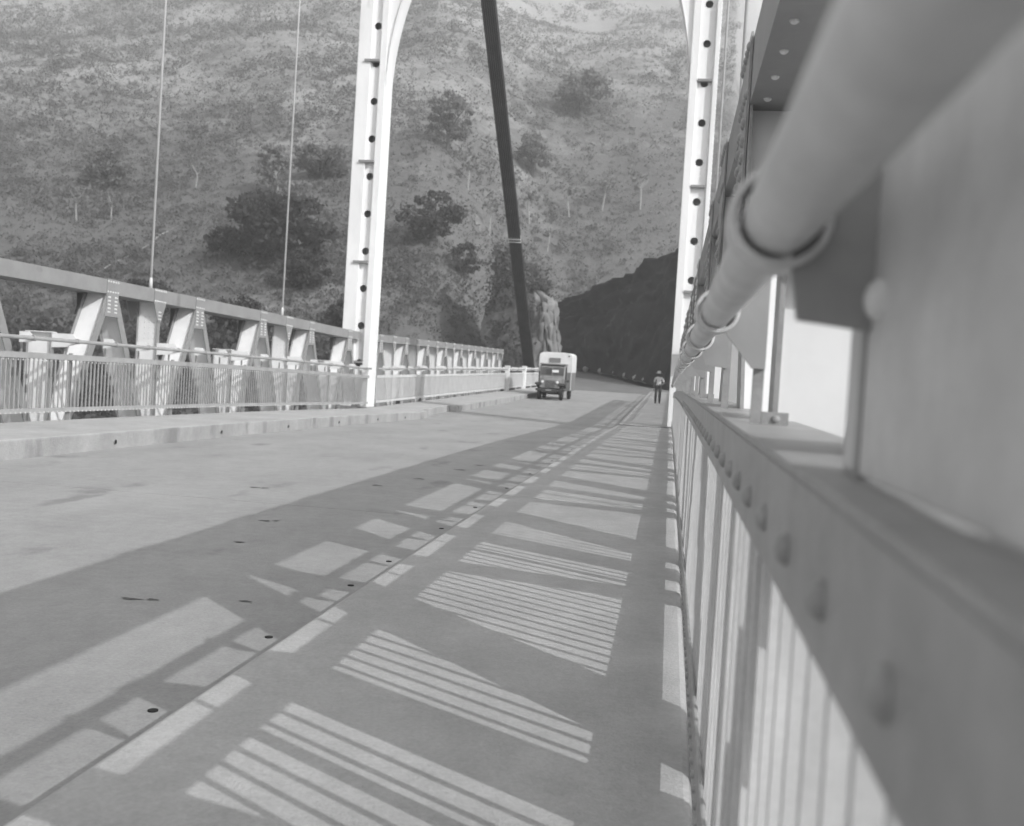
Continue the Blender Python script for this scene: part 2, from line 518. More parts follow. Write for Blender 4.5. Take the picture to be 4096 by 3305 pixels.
def railing(loc, label, side, ya, yb, v0, near=False, bars_single=True, gaps=()):
    """side +1: right railing (road is on its -X side), -1: left"""
    t = thing('railing', loc, label, 'railing')
    xf = X_RR if side > 0 else X_RL
    X = lambda u: xf + side * u                # u: distance outwards from the road face
    def sw(name, u0, u1, z0, z1, m_, bev=0.0, a=ya, b=yb):
        xa, xb = sorted((X(u0), X(u1)))
        return link(name, MB().sweep(ys(a, b, 0.89), xa, xb, z0, z1).mesh(name, m_), t, bevel=bev)
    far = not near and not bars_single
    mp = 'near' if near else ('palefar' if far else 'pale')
    mtop = mp
    # top rail: angle iron leg and flat cover plate
    zt0, zb0, zb1 = (0.965, 0.075, 0.220) if side > 0 else (1.015, 0.14, 0.215)
    tr = sw('top_rail', 0, 0.012, zt0, 1.099, mtop, 0.004 if near else 0)
    sw('cover_plate', -0.002, 0.17 if side > 0 else 0.07, 1.0995, 1.110, mtop, 0.003 if near else 0)
    br = sw('bottom_rail', 0, 0.012, zb0, zb1, mtop, 0.004 if near else 0)
    sw('bottom_ledge', 0.013, 0.024 if side > 0 else 0.05, zb0, zb0 + .012, mtop)
    # handrail pipe in lengths with a fine joint
    xt = X(-0.042)
    tb = MB().tube([(xt, y, PZ(y) + TUBE_Z) for y in ys(ya, yb, 0.89)], TUBE_R, 40 if near else 12)
    link('handrail', tb.mesh('handrail', 'tube' if near else 'pale', smooth=True), t)
    # balusters
    bar = MB().box(X(0.014) if side > 0 else X(0.014 + BAR_W), X(0.014 + BAR_W) if side > 0 else X(0.014), -BAR_T / 2, BAR_T / 2, zb0 + .012, 1.04).mesh('baluster', 'bars' if near else mp)
    n = int((yb - ya) / PITCH)
    if bars_single:
        for i in range(n):
            y = ya + 0.06 + i * PITCH
            link('baluster', bar, t, loc=(0, y, PZ(y)))
    else:
        mbk = MB()
        for i in range(n):
            y = ya + 0.06 + i * PITCH
            x0, x1 = sorted((X(0.014), X(0.014 + BAR_W)))
            mbk.box(x0, x1, y - BAR_T / 2, y + BAR_T / 2, PZ(y) + zb0 + .012, PZ(y) + 1.04)
        stuff(link('baluster_row', mbk.mesh('baluster_row', mp), t))
    # brackets carrying the handrail
    for (y, kind) in bracket_positions(v0, ya + 0.2, yb - 0.2):
        if any(a < y < b for a, b in gaps):
            continue
        p = PZ(y)
        c = p + TUBE_Z
        mbk = MB()
        ut = -0.042
        if kind == 'post':
            if near:
                poly = [(ut + .02, c + .045), (ut + .05, c + .075), (.062, c + .075), (.062, c - .115), (.035, c - .115), (ut + .02, c - .045)]
            else:
                poly = [(ut + .02, c + .05), (ut + .09, c + .125), (.44, c + .125), (.44, c - .12), (.17, c - .105), (ut + .02, c - .05)]
        elif near:
            poly = [(ut + .02, c + .045), (ut + .05, c + .075), (.050, c + .075), (.050, c - .098), (ut + .02, c - .090), (ut + .012, c - .04)]
        else:
            poly = [(ut + .02, c + .05), (ut + .07, c + .10), (.20, c + .10), (.20, c - .075), (ut + .07, c - .068), (ut + .02, c - .05)]
        mbk.prism([(X(u), y - .020, z) for u, z in poly], (0, .012, 0))
        b_ = link('bracket', mbk.mesh('bracket', 'pale' if near else 'white'), t)
        sl = MB()
        nn = 28 if near else 10
        # collar: open sleeve round the pipe with a lip
        ri, ro = TUBE_R + 0.006, TUBE_R + 0.014
        vs, fs = [], []
        prof = [(-.028, ri), (-.030, ri + .002), (-.030, ro - .002), (-.027, ro), (.026, ro), (.028, ri)]
        for (dy, r) in prof:
            for k in range(nn):
                a = 2 * math.pi * k / nn
                vs.append((xt + r * math.cos(a), y + dy, c + r * math.sin(a)))
        for j in range(len(prof) - 1):
            for k in range(nn):
                fs.append((j * nn + k, j * nn + (k + 1) % nn, (j + 1) * nn + (k + 1) % nn, (j + 1) * nn + k))
        sl.add(vs, fs)
        link('collar', sl.mesh('collar', 'tube' if near else 'pale', smooth=False), t)
        # foot clip and upright of the bracket, and the panel post below
        up_ = MB()
        x0, x1 = sorted((X(.040), X(.062)) if near else (X(.155), X(.185)))
        up_.box(x0, x1, y - .007, y + .012, p + 1.110, c + .06)
        if kind == 'post':
            x0, x1 = sorted((X(.064), X(.118)))
            up_.box(x0, x1, y + .004, y + .05, p + 1.110, p + 1.136)
            up_.dome((X(.092), y + .004, p + 1.122), (0, -1, 0), .009, 8)
        link('upright', up_.mesh('upright', 'near' if near else 'pale'), t)
        if kind == 'post':
            x0, x1 = sorted((X(.016), X(.10)))
            pm = MB().box(x0, x1, y - .045, y - .034, p + .0, p + 1.098).box(x0, x0 + .01, y - .034, y + .03, p, p + 1.098)
            link('post', pm.mesh('post', mp), t)
    # rivets
    if near:
        rv = MB().dome((0, 0, 0), (-side, 0, 0), 0.0175, 14, 5, h=0.75).mesh('rivet', 'near', smooth=True)
        y = 0.10
        while y < 9:
            link('rivet', rv, t, loc=(xf, y, PZ(y) + 1.022))
            y += 0.24
        rv2 = MB().dome((0, 0, 0), (-side, 0, 0), 0.013, 10, 3, h=0.8).mesh('rivet', 'near', smooth=True)
        y = 1.5
        while y < 8.5:
            link('rivet', rv2, t, loc=(xf, y, PZ(y) + 0.145))
            y += 0.1
    mbk = MB()
    y = ya + 0.1 if not near else 9.0
    while y < min(yb, 32):
        for z in (0.99, 0.145):
            mbk.dome((xf, y, PZ(y) + z), (-side, 0, 0), 0.013, 6, 2)
        y += 0.12 if not near else 0.24
    if mbk.v:
        stuff(link('rivet_row', mbk.mesh('rivet_row', 'rivet' if side < 0 else 'near'), t))
    return t

V_L, V_R, V_RB = 19.32, 6.02, 5.70
railing((X_RR, 0, 0), 'grey riveted steel railing running close along the right of the picture', 1, -6.0, 27.6, V_RB, near=True)
railing((X_RR, 30, PZ(30)), 'far stretch of the right railing, just before the right tower leg', 1, 27.75, 32.6, V_RB, bars_single=False)
railing((X_RL, 5, PZ(5)), 'pale steel railing on the far side of the road, nearer than the tower', -1, 0.6, 32.80, V_L)
railing((X_RL, 48, PZ(48)), 'pale railing on the far side of the road, between tower and truss end', -1, 33.75, 61.6, 35.6 + 1.78, bars_single=False)
railing((X_RL, 70, PZ(70)), 'short pale railing behind the truck, beyond the end of the truss', -1, 62.2, 83.0, 62.6, bars_single=False)
railing((X_RR, 48, PZ(48)), 'railing beside the walking person beyond the right tower leg', 1, 33.7, 83.0, 35.6 + 1.78, bars_single=False)
# solid end posts on the left railing
for y, lab in ((61.9, 'tall white post where the far truss ends, left of the truck'), (69.2, 'white post in the short railing close to the truck')):
    p = PZ(y)
    mbk = MB().box(-10.22, -9.94, y - .14, y + .14, p - .05, p + 1.5).box(-10.25, -9.91, y - .17, y + .17, p + 1.5, p + 1.57)
    tag(link('railing_post', mbk.mesh('railing_post', 'white'), bevel=0.02), lab, 'post')

# ------------------------------------------------------------------ stiffening trusses
ZC0, ZC1 = 2.294, 2.565              # top chord
XTR = 0.24                           # inner face of the right truss
ZB0, ZB1 = -0.78, -0.48              # bottom chord
def truss(loc, label, side, xin, ya, yb, nodes, near=False, wide=0.46, chordw=0.60):
    """nodes: list of (y, kind) with kind A, V, S (stub)"""
    t = thing('stiffening_truss', loc, label, 'truss')
    X = lambda u: xin + side * u
    def xs(u0, u1):
        return sorted((X(u0), X(u1)))
    mg = 'grey' if not near else 'near'
    yn = sorted(set([ya, yb] + [n[0] for n in nodes if ya < n[0] < yb]))
    a, b = xs(0, chordw)
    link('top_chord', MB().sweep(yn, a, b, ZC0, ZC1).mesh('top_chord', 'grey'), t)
    if near:
        # pairs of small rivets under the chord
        rv = MB().dome((0, 0, 0), (0, 0, -1), 0.016, 8, 3).mesh('rivet', 'rivet')
        y = 0.6
        while y < 7.5:
            for u in (0.06, chordw - 0.06):
                link('rivet', rv, t, loc=(X(u), y, PZ(y) + ZC0))
            y += 0.28
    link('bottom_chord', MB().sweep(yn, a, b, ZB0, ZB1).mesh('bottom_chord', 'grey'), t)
    riv = MB()
    fl = 0.17                                     # flange width
    def member(name, y0, z0, y1, z1, mats, w=wide, wt=0.012, flw=fl):
        d = Vector((0, y1 - y0, z1 - z0))
        L = d.length
        d.normalize()
        nrm = Vector((0, -d.z, d.y))
        c = Vector((X(w / 2), (y0 + y1) / 2, (z0 + z1) / 2))
        mbk = MB()
        mbk.obox(c, (w / 2 - .014, 0, 0), nrm * wt / 2, d * L / 2, 0)
        for u in (.007, w - .007):
            mbk.obox((X(u), c.y, c.z), (.006, 0, 0), nrm * flw / 2, d * L / 2, 1)
        return link(name, mbk.mesh(name, mats), t)
    wm = ['white', mg] if not near else ['white', 'near']  # webs lighter than flanges: face lighting put into the member colours
    for (y, kind) in nodes:
        if not (ya - .01 <= y <= yb + .01):
            continue
        p = PZ(y)
        if kind == 'A':
            for sg in (-1, 1):
                yb_ = y + sg * 1.42
                if not (ya - .4 <= yb_ <= yb + .4):
                    continue
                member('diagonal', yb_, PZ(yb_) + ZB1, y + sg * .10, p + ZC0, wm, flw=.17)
            # plate lapping chord and both diagonals
            poly = [(y - .20, p + ZC1 + .01), (y + .20, p + ZC1 + .01), (y + .20, p + ZC0 - .26), (y + .26, p + ZC0 - .42), (y - .26, p + ZC0 - .42), (y - .20, p + ZC0 - .26)]
            rows = [(y - .17 + .085 * i, p + ZC1 - .04) for i in range(5)] + [(y - .17 + .085 * i, p + ZC0 + .04) for i in range(5)]
            rows += [(y + sx * (.09 + .05 * j), p + ZC0 - .06 - .07 * i) for sx in (-1, 1) for i in range(5) for j in (0, 1)]
        elif kind == 'V':
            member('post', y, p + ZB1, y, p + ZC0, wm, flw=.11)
            poly = [(y - .24, p + ZC1 + .01), (y + .24, p + ZC1 + .01), (y + .24, p + ZC0 - .02), (y + .06, p + ZC0 - .40), (y - .06, p + ZC0 - .40), (y - .24, p + ZC0 - .02)]
            rows = [(y - .21 + .07 * i, p + ZC1 - .03) for i in range(7)] + [(y - .21 + .07 * i, p + ZC0 + .02) for i in range(7)] + [(y + sx * .03, p + ZC0 - .2 - .07 * i) for sx in (-1, 1) for i in range(3)]
        else:
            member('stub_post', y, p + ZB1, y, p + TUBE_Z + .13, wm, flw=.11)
            mbk = MB()
            a, b = xs(-.02, wide)
            mbk.box(a, b, y - .09, y + .09, p + TUBE_Z + .1305, p + TUBE_Z + .145)
            link('cap_plate', mbk.mesh('cap_plate', 'white' if not near else 'near'), t)
            continue
        for (u0, inner) in ((-.012, True), (chordw + .002, False)):
            x0 = X(u0)
            mbk = MB().prism([(x0, yy, zz) for yy, zz in poly], (side * .010, 0, 0))
            gp = link('gusset_plate', mbk.mesh('gusset_plate', mg), t)
            if inner:
                for (yy, zz) in rows:
                    if near and y < 9.5:
                        link('rivet', RIV[side], gp, loc=(x0, yy, zz))
                    else:
                        riv.dome((x0, yy, zz), (-side, 0, 0), .020, 6, 2)
        # rivets on the webs of the posts
        if kind == 'V':
            for i in range(7):
                for u in (.10, .20, .30):
                    riv.dome((X(u), y - .006, p + ZC0 - .3 - .11 * i), (0, -1, 0), .016, 6, 2)
    if riv.v:
        stuff(link('rivets', riv.mesh('rivets', 'rivet'), t))
    return t
RIV = {1: MB().dome((0, 0, 0), (-1, 0, 0), .020, 10, 3).mesh('rivet', 'near', smooth=True),
       -1: MB().dome((0, 0, 0), (1, 0, 0), .020, 10, 3).mesh('rivet', 'rivet', smooth=True)}
def node_list(v0, ya, yb):
    out, n = [], -6
    while v0 + 7.12 * n < yb + 7.2:
        b = v0 + 7.12 * n
        out += [(b, 'V'), (b + 1.78, 'A'), (b + 3.56, 'S'), (b + 5.34, 'A')]
        n += 1
    return [q for q in out if ya <= q[0] <= yb]
truss((-10.5, 10, 0), 'riveted steel truss beyond the road, from the left edge to the tower', -1, -10.50, 0.4, 32.9, node_list(V_L, 0.4, 32.9))
truss((0.4, 5, 0), 'riveted steel truss behind the near railing at the right edge', 1, XTR, -6.0, 32.7, node_list(V_R, -6, 32.7), near=True, chordw=0.70)
# vertical splice plate standing on the cover plate right beside the camera, with two big rivets
near_plate = thing('splice_plate', (0.17, 0.7, PZ(.7) + 1.11), 'large flat grey steel plate filling the right edge, beside the handrail', 'plate')
link('plate', MB().prism([(.172, .40, 1.124), (.172, 1.02, 1.131), (.172, 1.02, 1.56), (.172, .40, 1.56)], (.012, 0, 0)).mesh('plate', 'plate'), near_plate, bevel=.003)
link('edge_angle', MB().box(.184, .232, 1.005, 1.017, 1.131, 1.56).mesh('edge_angle', 'near'), near_plate)
link('rivet', MB().dome((.172, .885, 1.283), (-1, 0, 0), .019, 16, 5).mesh('rivet', 'rivet', smooth=True), near_plate)
link('rivet', MB().dome((.205, 1.005, 1.280), (0, -1, 0), .017, 16, 5).mesh('rivet', 'near', smooth=True), near_plate)
sn = []
y = 35.42
while y < 62:
    sn += [(y, 'A'), (y + 1.78, 'V')]
    y += 3.56
truss((-10.5, 48, 0), 'far truss of the side span on the left, between the tower and the truck', -1, -10.50, 33.8, 62.5, sn)
truss((0.4, 48, 0), 'side-span truss behind the right tower leg', 1, 0.40, 33.8, 62.5, sn)

# ------------------------------------------------------------------ tower
def tower():
    t = thing('bridge_tower', (-5, 33, PZ(33)), 'white riveted suspension tower with round holes in both legs', 'tower')
    yf, yk = 32.85, 33.75
    p = PZ(33)
    top = 36.0
    rec = 0.13                                    # how far the holed web stands back
    legs = [(-11.14, -10.68, -10.36, -10.13, 5.32), (0.0, 0.25, 0.71, 0.89, 4.80)]
    for li, (xa, xb, xc, xd, h0) in enumerate(legs):
        f = MB()
        f.box(xa, xb, yf, yk, p - 1.5, top)
        f.box(xc, xd, yf + .0, yk, p - 1.5, top)
        f.box(xb, xc, yf + .62, yk - .02, p - 1.5, top)
        leg = link('leg', f.mesh('leg', 'tower'), t, bevel=0.012)
        # holed web: cells each with a round opening
        cell, r = 1.27, 0.125
        w = MB()
        z = p + h0 - 1.27 * 4 - cell / 2
        cxm = (xb + xc) / 2
        rr = min(r, (xc - xb) / 2 - .012)
        while z < top - 1.3:
            zc = z + cell / 2
            n = 24
            circ = [(cxm + rr * math.cos(2 * math.pi * k / n), zc + rr * math.sin(2 * math.pi * k / n)) for k in range(n)]
            sq = []
            for k in range(n):
                c_, s_ = math.cos(2 * math.pi * k / n), math.sin(2 * math.pi * k / n)
                q = max(abs(c_), abs(s_))
                sq.append((cxm + c_ / q * (xc - xb) / 2, zc + s_ / q * cell / 2))
            vs = [(x, yf + rec, zz) for x, zz in circ] + [(x, yf + rec, zz) for x, zz in sq] + [(x, yf + rec + .02, zz) for x, zz in circ]
            fs = []
            for k in range(n):
                k2 = (k + 1) % n
                fs.append((k, k2, n + k2, n + k))
                fs.append((k2, k, 2 * n + k, 2 * n + k2))
            if zc > p + 0.9:
                w.add(vs, fs)
            else:
                w.box(xb, xc, yf + rec, yf + rec + .01, z, z + cell)
            z += cell
        link('holed_web', w.mesh('holed_web', 'tower'), t)
        # diaphragm plates across the recess
        zz = p + h0 - 0.42 - 3.40
        while zz < 30:
            link('diaphragm', MB().box(xb - (.20 if li == 0 else -.004), xc - .004, yf - (.07 if li == 0 else .03), yf + rec - .003, zz, zz + .075).mesh('diaphragm', 'grey'), t)
            zz += 3.40
        # rows of rivets down both edges and the inner side
        rv = MB()
        zz = p + 0.1
        while zz < 17:
            for x in (xa + .05, xd - .05):
                rv.dome((x, yf, zz), (0, -1, 0), .017, 6, 2)
            sgn = 1 if li == 0 else 1
            for yy in (yf + .08, yf + .42, yk - .08):
                rv.dome((xd, yy, zz), (1, 0, 0), .022, 6, 2)
            rv.dome((xc + .04, yf, zz + .08), (0, -1, 0), .015, 6, 2)
            zz += .16
        stuff(link('rivets', rv.mesh('rivets', 'tower'), t))
        link('base_plate', MB().box(xa - .1, xd + .06, yf - .12, yk + .12, p - .05, p + .03).mesh('base_plate', 'grey'), t)
    # curved haunches and portal beam above the road
    zs0, zs1 = p + 10.7, p + 19.0
    for sgn, x0 in ((1, -10.13), (-1, 0.0)):
        pts = []
        n = 22
        for i in range(n + 1):
            q = i / n
            zz = zs0 + (zs1 - zs0 - 0.6) * q
            off = 5.0 * (1 - math.sqrt(max(0.0, 1 - q * q)))
            pts.append((x0 + sgn * min(off, 5.0), zz))
        poly = [(x0, zs1)] + [(x0, zs0)] + pts[1:] + [(x0 + sgn * 5.0, zs1)]
        hb = MB()
        # web plates front and back plus the curved rim
        for i in range(len(pts) - 1):
            (xa_, za_), (xb_, zb_) = pts[i], pts[i + 1]
            for yy in (yf + .10, yk - .12):
                hb.prism([(x0, yy, za_), (xa_, yy, za_), (xb_, yy, zb_), (x0, yy, zb_)], (0, .02, 0))
            hb.add([(xa_, yf + .03, za_), (xb_, yf + .03, zb_), (xb_, yk - .03, zb_), (xa_, yk - .03, za_)], [(0, 1, 2, 3)])
        link('haunch', hb.mesh('haunch', 'tower'), t)
    link('portal_beam', MB().box(-10.13, 0.0, yf + .08, yk - .08, zs1 - .6, zs1 + 1.6).mesh('portal_beam', 'tower'), t)
    link('top_beam', MB().box(-10.3, 0.2, yf + .08, yk - .08, 33.2, 35.2).mesh('top_beam', 'tower'), t)
    for xm in (-10.72, 0.62):
        link('saddle', MB().box(xm - .5, xm + .5, yf - .2, yk + .2, top, top + .5).mesh('saddle', 'grey'), t)
tower()

# ------------------------------------------------------------------ hangers
def cable_z(y):
    """main cable: sags from the tower top towards mid-span"""
    q = (33.3 - y)
    return 36.3 - 0.72 * q + 0.0062 * q * q
for (x, y, lab) in [(-10.72, 19.32, 'pale vertical hanger rod over the left truss, nearer to the left edge'),
                    (-10.72, 26.44, 'pale vertical hanger rod over the left truss, next to the tower'),
                    (-10.72, 12.2, 'hanger rod on the left truss beyond the left edge of the picture'),
                    (0.62, 27.38, 'thin hanger rod in front of the right tower leg'),
                    (0.66, 20.26, 'thin hanger rod just right of the right tower leg'),
                    (0.66, 13.14, 'hanger rod on the right truss, hidden behind the handrail')]:
    p = PZ(y)
    e = thing('hanger', (x, y, p + ZC1), lab, 'hanger', None)
    link('rod', MB().tube([(x, y, p + ZC1 - .1), (x, y, cable_z(y))], 0.024, 10).mesh('rod', 'hanger', smooth=True), e)
    link('socket', MB().tube([(x, y, p + ZC1), (x, y, p + ZC1 + .16), (x, y, p + ZC1 + .24)], [.036, .034, .026], 10).mesh('socket', 'hanger', smooth=True), e)
# main cables in front of the tower (above the frame)
for x, lab in ((-10.72, 'main cable in front of the tower above the left truss'), (0.65, 'main cable in front of the tower above the right truss')):
    pts = [(x, y, cable_z(y)) for y in np.linspace(33.3, -6, 24)]
    tag(link('main_cable', MB().tube(pts, 0.16, 12).mesh('main_cable', 'strand', smooth=True)), lab, 'cable')
# backstays: flat bundles of parallel strands with a clamp
def backstay(x, lab):
    top_, bot = Vector((x, 33.3, 36.1)), Vector((x, 77.0, 1.95))
    e = thing('backstay', bot, lab, 'cable')
    d = (bot - top_).normalized()
    n_ = Vector((0, -d.z, d.y))
    for k in range(7):
        dx = (k - 3) * 0.108
        for j in (0, 1):
            o_ = n_ * (j * .08) + Vector((.054 * j, 0, 0))
            link('strand', MB().tube([top_ + Vector((dx, 0, 0)) + o_, bot + Vector((dx * 1.12, 0, 0)) + o_], .041, 8).mesh('strand', 'strand', smooth=True), e)
    c = top_ + (bot - top_) * .735
    for s_ in (-.12, .12):
        cc = c + d * s_
        mbk = MB().obox(cc, (.42, 0, 0), n_ * .10, d * .02)
        link('clamp_bar', mbk.mesh('clamp_bar', 'hanger'), e)
    for s_ in (-.43, .43):
        link('clamp_rod', MB().tube([c + Vector((s_, 0, 0)) - d * .45, c + Vector((s_, 0, 0)) + d * .2], .022, 6).mesh('clamp_rod', 'hanger'), e)
    # anchorage shoe
    link('anchor_shoe', MB().obox(bot + d * .3, (.55, 0, 0), n_ * .3, d * .5).mesh('anchor_shoe', 'grey'), e)
backstay(-10.72, 'dark slanting bundle of cable strands in the middle, coming down to the truck')
backstay(0.65, 'dark bundle of cable strands hidden behind the right tower leg')

# ------------------------------------------------------------------ terrain
def vnoise(x, y, seed=0):
    """value noise on a lattice, numpy"""
    x = np.asarray(x, float); y = np.asarray(y, float)
    xi, yi = np.floor(x).astype(np.int64), np.floor(y).astype(np.int64)
    fx, fy = x - xi, y - yi
    fx = fx * fx * (3 - 2 * fx); fy = fy * fy * (3 - 2 * fy)
    def h(a, b):
        n = (a * 374761393 + b * 668265263 + seed * 1442695041) & 0x7fffffff
        n = ((n ^ (n >> 13)) * 1274126177) & 0x7fffffff
        return ((n ^ (n >> 16)) & 0xffff) / 65535.0
    return (h(xi, yi) * (1 - fx) + h(xi + 1, yi) * fx) * (1 - fy) + (h(xi, yi + 1) * (1 - fx) + h(xi + 1, yi + 1) * fx) * fy
def fbm(x, y, o=5, seed=0):
    s, a, t = 0, 0.5, 0
    for i in range(o):
        s = s + a * (vnoise(x, y, seed + i) - 0.5)
        x, y, a = x * 2.03 + 5.1, y * 2.03 + 1.7, a * 0.52
    return s
def sstep(a, b, x):
    t = np.clip((x - a) / (b - a), 0, 1)
    return t * t * (3 - 2 * t)
def HILL(X, Y):
    X = np.asarray(X, float); Y = np.asarray(Y, float)
    a = X / np.maximum(Y, 20)
    y0 = 83 + 34 * sstep(-.27, -.10, a)
    s = Y - y0
    z = np.where(s < 0, 0.8 * s, 0.56 * s)
    # ribs running up to the right, hollows between them
    r = (X * 0.82 + Y * 0.45)
    amp = np.clip((s + 10) / 60, 0.1, 1.0)
    z = z + amp * (8.0 * fbm(r / 46, (Y - X) / 150, 4, 3) * 2 + 14 * fbm(X / 120, Y / 120, 4, 11) + 2.2 * fbm(X / 14, Y / 14, 4, 21))
    # the spur breaks off steeply on the right
    xb = 0.040 * Y + 1.5 + 3 * fbm(Y / 30, Y * 0 + .3, 3, 5)
    z = z - np.clip(X - xb, 0, None) * 4.0
    return np.maximum(z, -56.0)
def grid_mesh(name, Xg, Yg, Zg, mt):
    nv, nu = Xg.shape
    me = bpy.data.meshes.new(name)
    co = np.stack([Xg, Yg, Zg], -1).reshape(-1, 3).astype(np.float32)
    i = np.arange((nv - 1) * (nu - 1))
    r, c = i // (nu - 1), i % (nu - 1)
    q = np.stack([r * nu + c, r * nu + c + 1, (r + 1) * nu + c + 1, (r + 1) * nu + c], -1).astype(np.int32)
    np_mesh(me, co, q)
    me.materials.append(M[mt])
    return me
def np_mesh(me, co, quads):
    n = quads.shape[1]
    me.vertices.add(len(co)); me.vertices.foreach_set('co', co.ravel())
    me.loops.add(quads.size); me.loops.foreach_set('vertex_index', quads.ravel())
    me.polygons.add(len(quads))
    me.polygons.foreach_set('loop_start', np.arange(0, quads.size, n, dtype=np.int32))
    me.update(calc_edges=True)
AA = np.concatenate([np.linspace(-1.15, -.3, 150), np.linspace(-.298, .30, 190)])
YY = np.concatenate([np.linspace(25, 80, 40)[:-1], np.linspace(80, 260, 230), np.linspace(261.5, 760, 170)])
Ag, Yg = np.meshgrid(AA, YY)
Xg = Ag * Yg
hill = struct('hillside', grid_mesh('hillside', Xg, Yg, HILL(Xg, Yg), 'hill'))
hill.data.polygons.foreach_set('use_smooth', [True] * len(hill.data.polygons))
# valley floor to the horizon
vf = MB().add([(-3600, -3600, -57), (3600, -3600, -57), (3600, 3600, -57), (-3600, 3600, -57)], [(0, 1, 2, 3)])
struct('ground', vf.mesh('ground', 'valley'))

# cut slope on the outer side of the bend (faces away from the sun)
crest = [(9, 93, 6), (5.2, 95, 13.5), (2.2, 97.5, 16.2), (0, 100.5, 16.6), (-3, 105, 15.2), (-6, 110, 14.2), (-9.5, 116, 13.2), (-13.3, 122, 12.2), (-17.5, 128, 11.5), (-23, 135, 11), (-30, 142, 11)]
foot = [(6.5, 90.5, -3), (2.2, 91.5, 1.4), (-.6, 92.8, 2.0), (-2.4, 95.5, 2.6), (-4.0, 100, 2.9), (-5.5, 105, 3.2), (-7.6, 111, 3.6), (-10.0, 117, 4.0), (-13.5, 123, 4.4), (-19, 130, 4.8), (-26, 136, 5)]
back = [(14, 97, -6), (13, 101, 0), (12, 105, 4), (9, 109, 6), (6, 114, 7), (3, 119, 7), (0, 124, 7), (-5, 130, 7), (-10, 135, 7), (-16, 140, 7), (-24, 146, 7)]
def lerp_line(L, n):
    L = np.array(L, float)
    t = np.linspace(0, len(L) - 1, n)
    return np.stack([np.interp(t, np.arange(len(L)), L[:, k]) for k in range(3)], -1)
nu, nv = 130, 70
Fl, Cl, Bl = lerp_line(foot, nu), lerp_line(crest, nu), lerp_line(back, nu)
Ml = (Fl * .42 + Cl * .58) + np.array([1.0, 0.4, 1.0])
rows = []
for j in range(nv):
    q = j / (nv - 1)
    if q < .3:
        P = Fl + (Ml - Fl) * (q / .3)
    elif q < .6:
        P = Ml + (Cl - Ml) * ((q - .3) / .3)
    else:
        P = Cl + (Bl - Cl) * ((q - .6) / .4)
    rows.append(P)
G = np.array(rows)
u_ = np.arange(nu)[None, :] / nu * 62
v_ = np.arange(nv)[:, None] / nv * 32
dsp = fbm(u_ / 6, v_ / 3 + u_ / 7, 5, 31) * 2.2 + fbm(u_ / 1.6, v_ / 1.6, 4, 41) * 1.3
fade = np.clip(np.minimum(np.arange(nv)[:, None] / 6, 1), 0, 1)
G[:, :, 0] -= dsp * .8 * fade
G[:, :, 1] -= dsp * .35 * fade
G[:, :, 2] += dsp * .45 * fade
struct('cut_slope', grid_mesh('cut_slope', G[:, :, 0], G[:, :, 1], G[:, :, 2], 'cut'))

# lit rock outcrop left of the bend
plan = [(-21, 103, 7), (-19, 98, 7.6), (-16.5, 94, 8.4), (-14.2, 91.4, 9.4), (-12.2, 90.0, 9.8), (-10.6, 90.2, 9.4), (-9.7, 91.6, 9.2), (-9.7, 95, 9.6), (-10.6, 101, 10.5), (-13, 108, 11.5), (-17, 114, 13)]
nu, nv = 170, 80
Pl = lerp_line(plan, nu)
Tn = np.gradient(Pl[:, :2], axis=0)
Nr = np.stack([Tn[:, 1], -Tn[:, 0]], -1)
Nr /= np.linalg.norm(Nr, axis=1)[:, None]            # outwards, towards road and camera
q = np.linspace(0, 1, nv)[:, None]
hq = np.clip(q / .6, 0, 1)
tq = np.clip((q - .6) / .4, 0, 1)
cen_ = np.array([-19.0, 108.0, 16.0])
G = np.zeros((nv, nu, 3))
G[:, :, 0] = Pl[:, 0] - Nr[:, 0] * 1.6 * hq ** 1.5
G[:, :, 1] = Pl[:, 1] - Nr[:, 1] * 1.6 * hq ** 1.5
G[:, :, 2] = -2.5 + (Pl[:, 2] + 2.5) * hq
for k in range(3):
    G[:, :, k] += (cen_[k] - G[:, :, k]) * tq
uu = np.arange(nu)[None, :] / nu * 42
vv = q * 16
dd = (fbm(uu / 4.5, vv / 3.2 + uu / 9, 5, 51) * 1.7 + fbm(uu / 1.1, vv / 1.2, 4, 61) * 1.5) * (1 - tq * .7)
G[:, :, 0] += dd * Nr[:, 0]
G[:, :, 1] += dd * Nr[:, 1]
G[:, :, 2] += dd * .4 * hq
OUT = G.copy()
struct('rock_outcrop', grid_mesh('rock_outcrop', G[:, :, 0], G[:, :, 1], G[:, :, 2], 'rock'))

# approach road curving left into the cut
cl = [(-4.86, 83.9, PZ(84) + ROAD_Z), (-4.86, 88, 1.60), (-5.4, 94, 2.1), (-7.2, 101, 2.6), (-9.6, 108, 3.1), (-12.6, 115, 3.6), (-17, 122, 4.1), (-23, 128, 4.6), (-30, 132, 5)]
wd = [5.6, 5.9, 5.2, 4.6, 4.2, 4.2, 4.2, 4.2, 4.2]
C = lerp_line(cl, 60)
Wd = np.interp(np.linspace(0, 8, 60), np.arange(9), wd)
T = np.gradient(C, axis=0)
Nn = np.stack([T[:, 1], -T[:, 0]], -1)
Nn /= np.linalg.norm(Nn, axis=1)[:, None]
rowsx = []
for k in (-1.45, -1.12, -1.0, -.5, 0, .5, 1.0, 1.12, 1.45):
    P = C.copy()
    P[:, 0] += Nn[:, 0] * Wd * k
    P[:, 1] += Nn[:, 1] * Wd * k
    if abs(k) > 1.2:
        P[:, 2] -= 4.5
    P[:, 2] += fbm(P[:, 0] / 2, P[:, 1] / 2, 3, 71) * .1
    rowsx.append(P)
G = np.array(rowsx)
